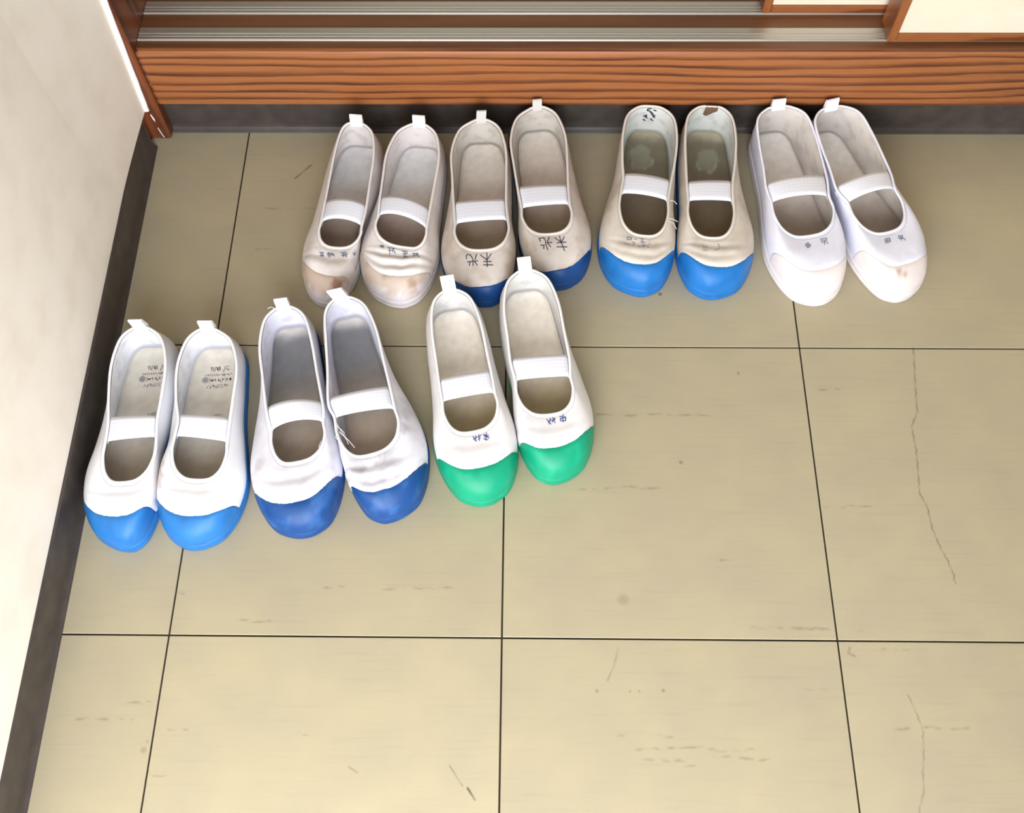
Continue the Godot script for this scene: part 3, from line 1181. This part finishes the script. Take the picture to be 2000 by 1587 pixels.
func build_shoes() -> void:
	var white := Color8(240, 241, 245)
	var cream := Color8(216, 208, 196)
	var sky := Color8(44, 118, 188)
	var royal := Color8(24, 72, 134)
	var navy := Color8(24, 74, 136)
	var azure := Color8(34, 116, 190)
	var green := Color8(16, 152, 114)
	var rubber_white := Color8(236, 230, 231)
	var bed1 := [Color8(228, 222, 208), Color8(218, 212, 198), Color8(206, 200, 188), Color8(178, 166, 148)]
	var bed2 := [Color8(214, 208, 198), Color8(124, 124, 126), Color8(146, 138, 130), Color8(190, 174, 156)]
	var bed3 := [Color8(244, 240, 232), Color8(240, 232, 218), Color8(228, 217, 200), Color8(186, 170, 134)]
	var bed4 := [Color8(228, 228, 228), Color8(222, 222, 222), Color8(200, 188, 176), Color8(168, 148, 132)]
	var bed5 := [Color8(230, 225, 216), Color8(228, 220, 210), Color8(210, 196, 182), Color8(176, 158, 134)]
	var bed6 := [Color8(190, 180, 156), Color8(128, 122, 104), Color8(128, 116, 98), Color8(140, 122, 96)]
	var bed7 := [Color8(236, 234, 230), Color8(232, 229, 225), Color8(218, 211, 204), Color8(170, 156, 144)]
	var list := [
		{"at": Vector2(-0.056, 0.012), "yaw": 1.8, "len": 0.2105, "al": 0.043, "ar": 0.0265, "olx": -0.025, "orx": 0.028, "tl": v2(94, -20), "tr": v2(93, 26), "bl": v2(118, -20), "br": v2(114, 27), "th": 0.158, "tx": -0.001, "cm": v2(190.5, -1), "cl": v2(160, -45), "cr": v2(168, 30), "cap": sky, "cloth": white, "bed": bed1, "tab": [0.013, 0.011, -0.003, 0.0], "print": 0.006, "wr": 0.0007, "wk": 2.8, "dirty": 0.06, "tip": 0.002,
			"label": "clean white shoe with light blue toe, closest to the left wall skirting"},
		{"at": Vector2(0.010, 0.013), "spots": [[-0.036, 0.143, 0.012, 0.5, Color8(176, 146, 126)], [-0.030, 0.153, 0.010, 0.35, Color8(176, 146, 126)]], "yaw": 0.4, "len": 0.2075, "al": 0.036, "ar": 0.044, "olx": -0.026, "orx": 0.032, "tl": v2(90, -18), "tr": v2(93, 31), "bl": v2(111, -19), "br": v2(117, 31), "th": 0.154, "tx": 0.009, "cm": v2(188.5, 6), "cl": v2(156, -40), "cr": v2(164, 46), "cap": sky, "cloth": white, "bed": bed1, "tab": [0.014, 0.011, -0.001, 0.0], "print": 0.004, "wr": 0.0007, "wk": 2.8, "dirty": 0.06, "tip": 0.0,
			"label": "clean white shoe with light blue toe and small brown smudge, second from the left wall"},
		{"at": Vector2(0.081, -0.012), "spots": [[-0.032, 0.158, 0.008, 0.4, Color8(180, 172, 170)]], "yaw": 8.6, "hw": 0.0262, "len": 0.222, "al": 0.045, "ar": 0.041, "olx": -0.026, "orx": 0.025, "tl": v2(106, -22), "tr": v2(107, 31), "bl": v2(129, -19), "br": v2(126, 30), "th": 0.163, "tx": -0.001, "cm": v2(201.5, -5), "cl": v2(170, -47), "cr": v2(170, 42), "cap": royal, "cloth": Color8(232, 232, 240), "bed": bed2, "tab": [0.013, 0.011, -0.001, 0.001], "wr": 0.0016, "wk": 2.0, "dirty": 0.3, "dirt": Color8(188, 186, 196), "arch": 0.012, "full": 0.35, "cap_dirty": 0.5, "cap_dirt": Color8(72, 116, 176),
			"label": "worn white shoe with royal blue toe and a bulging rumpled strap"},
		{"at": Vector2(0.137, -0.023), "spots": [[0.030, 0.150, 0.008, 0.5, Color8(160, 156, 160)], [0.004, 0.176, 0.007, 0.45, Color8(160, 156, 160)], [-0.012, 0.180, 0.006, 0.4, Color8(165, 160, 165)]], "yaw": 14.5, "hw": 0.0262, "len": 0.222, "al": 0.031, "ar": 0.050, "olx": -0.023, "orx": 0.027, "tl": v2(104, -32), "tr": v2(105, 28), "bl": v2(124, -29), "br": v2(128, 28), "th": 0.168, "tx": -0.006, "cm": v2(203.5, -4), "cl": v2(174, -34), "cr": v2(174, 51), "cap": royal, "cloth": Color8(232, 232, 240), "bed": bed2, "tab": [0.015, 0.011, -0.005, 0.002], "wr": 0.002, "wk": 2.4, "dirty": 0.45, "dirt": Color8(176, 174, 184), "arch": 0.004, "full": 0.35, "cap_dirty": 0.5, "cap_dirt": Color8(72, 116, 176),
			"label": "worn white shoe with royal blue toe and a frayed opening edge, beside the green-toed pair"},
		{"at": Vector2(0.244, -0.032), "yaw": 10.6, "len": 0.21, "al": 0.039, "ar": 0.040, "olx": -0.024, "orx": 0.025, "tl": v2(93, -25), "tr": v2(92, 26), "bl": v2(116, -25), "br": v2(115, 26), "th": 0.151, "tx": -0.003, "cm": v2(187.7, -4), "cl": v2(156, -42), "cr": v2(167, 41), "cap": green, "cloth": Color8(238, 236, 236), "bed": bed3, "lining": Color8(232, 230, 226), "tab": [0.0135, 0.019, -0.001, 0.003], "tab_color": Color8(250, 246, 236), "heel_sole": Color8(226, 220, 206), "wr": 0.0006, "wk": 1.8, "dirty": 0.12, "cap_dirt": Color8(50, 200, 160),
			"label": "white shoe with green toe, the one nearer the royal blue pair"},
		{"at": Vector2(0.319, -0.056), "yaw": 8.3, "len": 0.21, "al": 0.031, "ar": 0.045, "olx": -0.027, "orx": 0.028, "tl": v2(94, -28), "tr": v2(97, 29), "bl": v2(117, -26), "br": v2(120, 27), "th": 0.156, "tx": 0.002, "cm": v2(189.5, -3), "cl": v2(166, -33), "cr": v2(158, 48), "cap": green, "cloth": Color8(238, 236, 236), "bed": bed3, "lining": Color8(232, 230, 226), "tab": [0.0135, 0.016, -0.001, 0.003], "tab_color": Color8(250, 246, 236), "heel_sole": Color8(226, 220, 206), "wr": 0.0006, "wk": 1.8, "dirty": 0.12, "cap_dirt": Color8(50, 200, 160),
			"label": "white shoe with green toe, rightmost of the front row with open floor beside it"},
		{"at": Vector2(0.135, -0.246), "cap_spots": [[0.010, 0.193, 0.008, 0.6, Color8(150, 98, 78)]], "yaw": -5.4, "len": 0.2025, "al": 0.037, "ar": 0.022, "olx": -0.018, "orx": 0.025, "tl": v2(103, -17), "tr": v2(102, 27), "bl": v2(127, -17), "br": v2(127, 26), "th": 0.155, "tx": 0.003, "cm": v2(187.0, 3), "cl": v2(154, -39), "cr": v2(164, 27), "cap": rubber_white, "cap_band": 0.8, "cap_dirt": Color8(196, 172, 152), "cloth": Color8(232, 226, 222), "bed": bed4, "tab": [0.0135, 0.011, 0.0, 0.0], "tab_color": Color8(248, 250, 255), "wr": 0.0018, "wk": 1.8, "dirty": 0.35, "dirt": Color8(204, 192, 184), "arch": 0.009, "tip": -0.004,
			"label": "white shoe with stained white toe partly covered by its creased mate, in the back row"},
		{"at": Vector2(0.203, -0.245), "cap_spots": [[-0.010, 0.186, 0.006, 0.5, Color8(150, 116, 90)], [0.018, 0.189, 0.006, 0.5, Color8(150, 116, 90)], [-0.030, 0.172, 0.005, 0.3, Color8(140, 136, 140)]], "yaw": -5.4, "len": 0.2005, "al": 0.044, "ar": 0.037, "olx": -0.030, "orx": 0.027, "tl": v2(97, -28), "tr": v2(107, 26), "bl": v2(118, -27), "br": v2(129, 26), "th": 0.153, "tx": 0.012, "cm": v2(186.0, 2), "cl": v2(145, -46), "cr": v2(160, 39), "cap": rubber_white, "cap_band": 0.75, "cap_dirt": Color8(200, 178, 158), "cloth": Color8(232, 226, 222), "bed": bed4, "tab": [0.0135, 0.011, 0.0, 0.0], "tab_color": Color8(248, 250, 255), "wr": 0.0036, "wk": 2.6, "wt": 28.0, "dirty": 0.35, "dirt": Color8(204, 192, 184), "arch": 0.011, "tip": 0.003,
			"label": "white shoe with stained white toe and deep slanting creases, overlapping its mate"},
		{"at": Vector2(0.270, -0.251), "yaw": 2.5, "len": 0.2045, "al": 0.046, "ar": 0.032, "olx": -0.033, "orx": 0.026, "tl": v2(104, -31), "tr": v2(102, 24), "bl": v2(130, -30), "br": v2(127, 25), "th": 0.162, "tx": -0.003, "cm": v2(198.5, -4), "cl": v2(164, -47), "cr": v2(172, 33), "cap": navy, "cloth": Color8(218, 210, 202), "bed": bed5, "lining": Color8(214, 208, 198), "tab": [0.0105, 0.012, 0.001, 0.0], "tab_color": Color8(206, 204, 198), "wr": 0.0004, "wk": 1.2, "dirty": 0.5, "dirt": Color8(188, 170, 152), "toe_h": -0.001,
			"label": "cream shoe with dark blue toe and dark handwritten name, toe reaching the green-toed pair's heels"},
		{"at": Vector2(0.331, -0.269), "yaw": 7.0, "len": 0.2025, "al": 0.036, "ar": 0.040, "olx": -0.034, "orx": 0.026, "tl": v2(100, -33), "tr": v2(103, 20), "bl": v2(126, -32), "br": v2(127, 19), "th": 0.160, "tx": -0.005, "cm": v2(197.0, -5), "cl": v2(164, -38), "cr": v2(160, 41), "cap": navy, "cloth": Color8(218, 210, 202), "bed": bed5, "lining": Color8(214, 208, 198), "tab": [0.0100, 0.010, 0.0, 0.0], "tab_color": Color8(206, 204, 198), "wr": 0.0004, "wk": 1.2, "dirty": 0.5, "dirt": Color8(188, 170, 152),
			"label": "cream shoe with dark blue toe whose heel tab reaches up to the wooden sill"},
		{"at": Vector2(0.455, -0.270), "round": 1.0, "yaw": -4.1, "len": 0.21, "al": 0.047, "ar": 0.033, "olx": -0.029, "orx": 0.030, "tl": v2(88, -26), "tr": v2(94, 24), "bl": v2(113, -28), "br": v2(119, 22), "th": 0.163, "tx": 0.0, "cm": v2(195.3, -3), "cl": v2(160, -49), "cr": v2(162, 34), "cap": azure, "cloth": Color8(218, 210, 198), "bed": bed6, "peel": [-0.006, 0.040, 0.012, 0.016], "lining": Color8(222, 224, 218), "wr": 0.0014, "wk": 2.6, "dirty": 0.4, "dirt": Color8(190, 176, 160), "arch": 0.004, "full": 0.7,
			"label": "cream shoe with bright blue toe and ink writing inside the heel, no heel tab"},
		{"at": Vector2(0.520, -0.270), "round": 1.0, "yaw": -2.2, "len": 0.213, "al": 0.034, "ar": 0.046, "olx": -0.028, "orx": 0.027, "tl": v2(98, -27), "tr": v2(95, 21), "bl": v2(121, -26), "br": v2(120, 21), "th": 0.165, "tx": -0.002, "cm": v2(197.7, 3), "cl": v2(168, -35), "cr": v2(161, 48), "cap": azure, "cloth": Color8(218, 210, 198), "bed": bed6, "peel": [0.001, 0.042, 0.0125, 0.018], "lining": Color8(222, 224, 218), "wr": 0.0014, "wk": 2.6, "dirty": 0.4, "dirt": Color8(190, 176, 160), "arch": 0.002, "full": 0.7, "torn": true,
			"label": "cream shoe with bright blue toe and a torn brown patch at the heel"},
		{"at": Vector2(0.593, -0.268), "round": 1.0, "yaw": 8.2, "hw": 0.0262, "len": 0.22, "al": 0.041, "ar": 0.037, "olx": -0.030, "orx": 0.033, "tl": v2(93, -35), "tr": v2(93, 31), "bl": v2(116, -34), "br": v2(117, 28), "th": 0.161, "tx": -0.008, "cm": v2(201.0, -6), "cl": v2(157, -44), "cr": v2(177, 38), "cap": rubber_white, "cap_band": 0.25, "cap_dirt": Color8(222, 206, 196), "cloth": Color8(233, 234, 247), "bed": bed7, "lining": Color8(218, 212, 204), "tab": [0.0145, 0.010, 0.0, 0.0], "tab_color": Color8(240, 242, 250), "wr": 0.0006, "wk": 1.2, "dirty": 0.12, "arch": 0.007, "hh": 0.058,
			"label": "all white shoe with white toe beside the bright blue pair, its mate on the right"},
		{"at": Vector2(0.650, -0.267), "round": 1.0, "cap_spots": [[-0.006, 0.205, 0.004, 0.5, Color8(150, 116, 92)], [0.000, 0.208, 0.004, 0.45, Color8(150, 116, 92)]], "yaw": 15.8, "hw": 0.0262, "len": 0.22, "al": 0.031, "ar": 0.043, "olx": -0.027, "orx": 0.033, "tl": v2(95, -32), "tr": v2(92, 31), "bl": v2(116, -27), "br": v2(113, 28), "th": 0.160, "tx": -0.001, "cm": v2(199.7, -3), "cl": v2(158, -33), "cr": v2(180, 46), "cap": rubber_white, "cap_band": 0.35, "cap_dirt": Color8(216, 198, 186), "cloth": Color8(233, 234, 247), "bed": bed7, "lining": Color8(218, 212, 204), "tab": [0.0145, 0.010, 0.001, 0.001], "tab_color": Color8(240, 242, 250), "wr": 0.0006, "wk": 1.2, "dirty": 0.12, "arch": 0.008, "hh": 0.058,
			"label": "all white shoe with white toe, rightmost of the back row"},
	]
	var letters := name_strokes()
	for n in list.size():
		var c: Dictionary = list[n]
		c.sd = float(n + 1)
		if not c.has("wt"):
			c.wt = 6.0
		if letters.has(n + 1):
			c.ink = letters[n + 1][0]
			c.ink_mat = letters[n + 1][1]
			c.ink_w = letters[n + 1][2]
		if n == 10:
			c.heel_ink = [[-35, 38, 15, 20], [-27, 61, 2, 78], [-13, 23, -30, 71], [38, 47, 67, 64], [3, 88, 32, 114], [-39, 147, -16, 202], [-60, 167, -24, 193], [-52, 223, -37, 241], [25, 133, 69, 158], [17, 105, 62, 186], [19, 199, 49, 234]]
			c.threads = [[Vector3(0.023, 0.047, 0.142), Vector3(0.027, 0.050, 0.145), Vector3(0.032, 0.049, 0.147)], [Vector3(0.023, 0.047, 0.145), Vector3(0.028, 0.049, 0.150), Vector3(0.031, 0.047, 0.155)], [Vector3(0.024, 0.047, 0.119), Vector3(0.028, 0.049, 0.121), Vector3(0.031, 0.048, 0.124)]]
		if n == 3:
			c.threads = [[Vector3(-0.029, 0.047, 0.128), Vector3(-0.026, 0.045, 0.136), Vector3(-0.022, 0.044, 0.148)], [Vector3(-0.029, 0.047, 0.132), Vector3(-0.023, 0.044, 0.140), Vector3(-0.021, 0.043, 0.153)], [Vector3(-0.027, 0.047, 0.140), Vector3(-0.020, 0.045, 0.150), Vector3(-0.016, 0.044, 0.158)], [Vector3(-0.028, 0.047, 0.135), Vector3(-0.031, 0.049, 0.146), Vector3(-0.027, 0.047, 0.152)]]
		if n == 2:
			c.threads = [[Vector3(0.027, 0.046, 0.146), Vector3(0.025, 0.049, 0.153), Vector3(0.028, 0.047, 0.158)], [Vector3(-0.008, 0.056, 0.001), Vector3(-0.012, 0.058, 0.0), Vector3(-0.015, 0.059, 0.002)]]
		make_shoe(c)


# handwriting, one list of strokes per shoe: tenths of a millimetre across and along the shoe
func name_strokes() -> Dictionary:
	return {
		5: [[[-18, 1559, 7, 1613], [10, 1558, -3, 1605], [-18, 1590, 19, 1572], [39, 1551, 35, 1612], [24, 1573, 60, 1561], [50, 1584, 26, 1598], [77, 1558, 131, 1604], [113, 1546, 94, 1622], [84, 1584, 130, 1573], [76, 1601, 117, 1620], [93, 1561, 119, 1590]], "ink_blue", 0.0008],
		6: [[[-21, 1605, 10, 1662], [14, 1598, -6, 1657], [-14, 1637, 22, 1618], [37, 1595, 51, 1653], [27, 1624, 59, 1616], [58, 1604, 24, 1643], [138, 1578, 126, 1657], [105, 1592, 162, 1624], [106, 1623, 159, 1605], [103, 1641, 155, 1648], [108, 1611, 106, 1642], [157, 1618, 152, 1648]], "ink_blue", 0.0008],
		7: [[[-126, 1624, -81, 1627], [-106, 1629, -101, 1671], [-92, 1635, -79, 1669], [-114, 1653, -75, 1657], [-48, 1631, -11, 1624], [-32, 1614, -21, 1670], [-39, 1645, 30, 1635], [1, 1619, 33, 1653], [-4, 1627, -3, 1665], [89, 1610, 152, 1600], [111, 1623, 168, 1621], [127, 1606, 129, 1652], [149, 1619, 161, 1652], [107, 1638, 159, 1641], [214, 1590, 250, 1586], [223, 1604, 252, 1612], [233, 1588, 240, 1625]], "ink_slate", 0.0008],
		8: [[[-199, 1538, -154, 1537], [-181, 1532, -170, 1567], [-164, 1544, -151, 1569], [-189, 1550, -158, 1543], [-111, 1554, -33, 1561], [-91, 1559, -82, 1620], [-99, 1591, -62, 1583], [-58, 1564, -25, 1610], [-51, 1571, -56, 1602], [41, 1585, 99, 1587], [51, 1607, 101, 1602], [72, 1582, 79, 1665], [60, 1625, 106, 1628], [61, 1645, 109, 1648], [152, 1594, 209, 1589], [168, 1597, 172, 1638], [190, 1594, 229, 1636], [175, 1615, 205, 1604]], "ink_slate", 0.0008],
		9: [[[-17, 1787, 81, 1791], [-14, 1749, 65, 1752], [22, 1654, 23, 1809], [-44, 1675, 23, 1736], [67, 1666, 28, 1724], [-122, 1790, -122, 1731], [-160, 1789, -152, 1749], [-78, 1789, -107, 1744], [-179, 1747, -74, 1739], [-121, 1731, -129, 1702, -147, 1673, -175, 1662, -191, 1678, -186, 1709], [-83, 1666, -100, 1725]], "ink_black", 0.0009],
		10: [[[-9, 1758, 94, 1767], [-3, 1711, 91, 1710], [32, 1632, 41, 1705, 64, 1807], [-18, 1649, 36, 1704], [83, 1648, 46, 1705], [-107, 1780, -121, 1701], [-146, 1763, -140, 1722], [-73, 1749, -100, 1704], [-171, 1719, -134, 1722], [-119, 1702, -118, 1666, -134, 1635, -156, 1639, -180, 1643, -169, 1676], [-72, 1633, -104, 1694, -55, 1703]], "ink_black", 0.0009],
		11: [[[-191, 1664, -147, 1661, -149, 1693, -190, 1691, -191, 1664], [-214, 1738, -166, 1752], [-113, 1681, -98, 1680], [-138, 1714, -104, 1725], [-133, 1745, -115, 1748], [-50, 1671, -24, 1674], [-39, 1671, -18, 1772], [-53, 1708, -1, 1708], [-74, 1758, -51, 1770], [35, 1692, 43, 1694], [36, 1723, 47, 1727], [15, 1756, 33, 1773], [-23, 1741, 7, 1743]], "ink_grey", 0.0008],
		12: [[[-111, 1753, -105, 1788], [-82, 1743, -72, 1782], [-36, 1787, -32, 1789], [37, 1715, 57, 1759], [-4, 1810, 49, 1782], [-121, 1811, -77, 1814]], "ink_grey", 0.0006],
		13: [[[-112, 1715, -79, 1691, -59, 1730, -96, 1757, -112, 1715], [-96, 1705, -79, 1744], [-68, 1713, -104, 1736], [59, 1667, 127, 1668], [64, 1675, 66, 1716], [78, 1685, 105, 1697], [120, 1667, 118, 1699], [75, 1709, 103, 1705], [97, 1700, 83, 1742], [111, 1714, 121, 1736]], "ink_slate", 0.0007],
		14: [[[-71, 1673, -17, 1672, -26, 1715, -81, 1720, -71, 1673], [-78, 1696, -24, 1695], [-46, 1672, -56, 1719], [76, 1673, 123, 1678], [74, 1685, 78, 1715], [91, 1685, 106, 1715], [122, 1681, 83, 1733], [75, 1706, 103, 1705], [110, 1707, 125, 1745]], "ink_slate", 0.0007],
	}
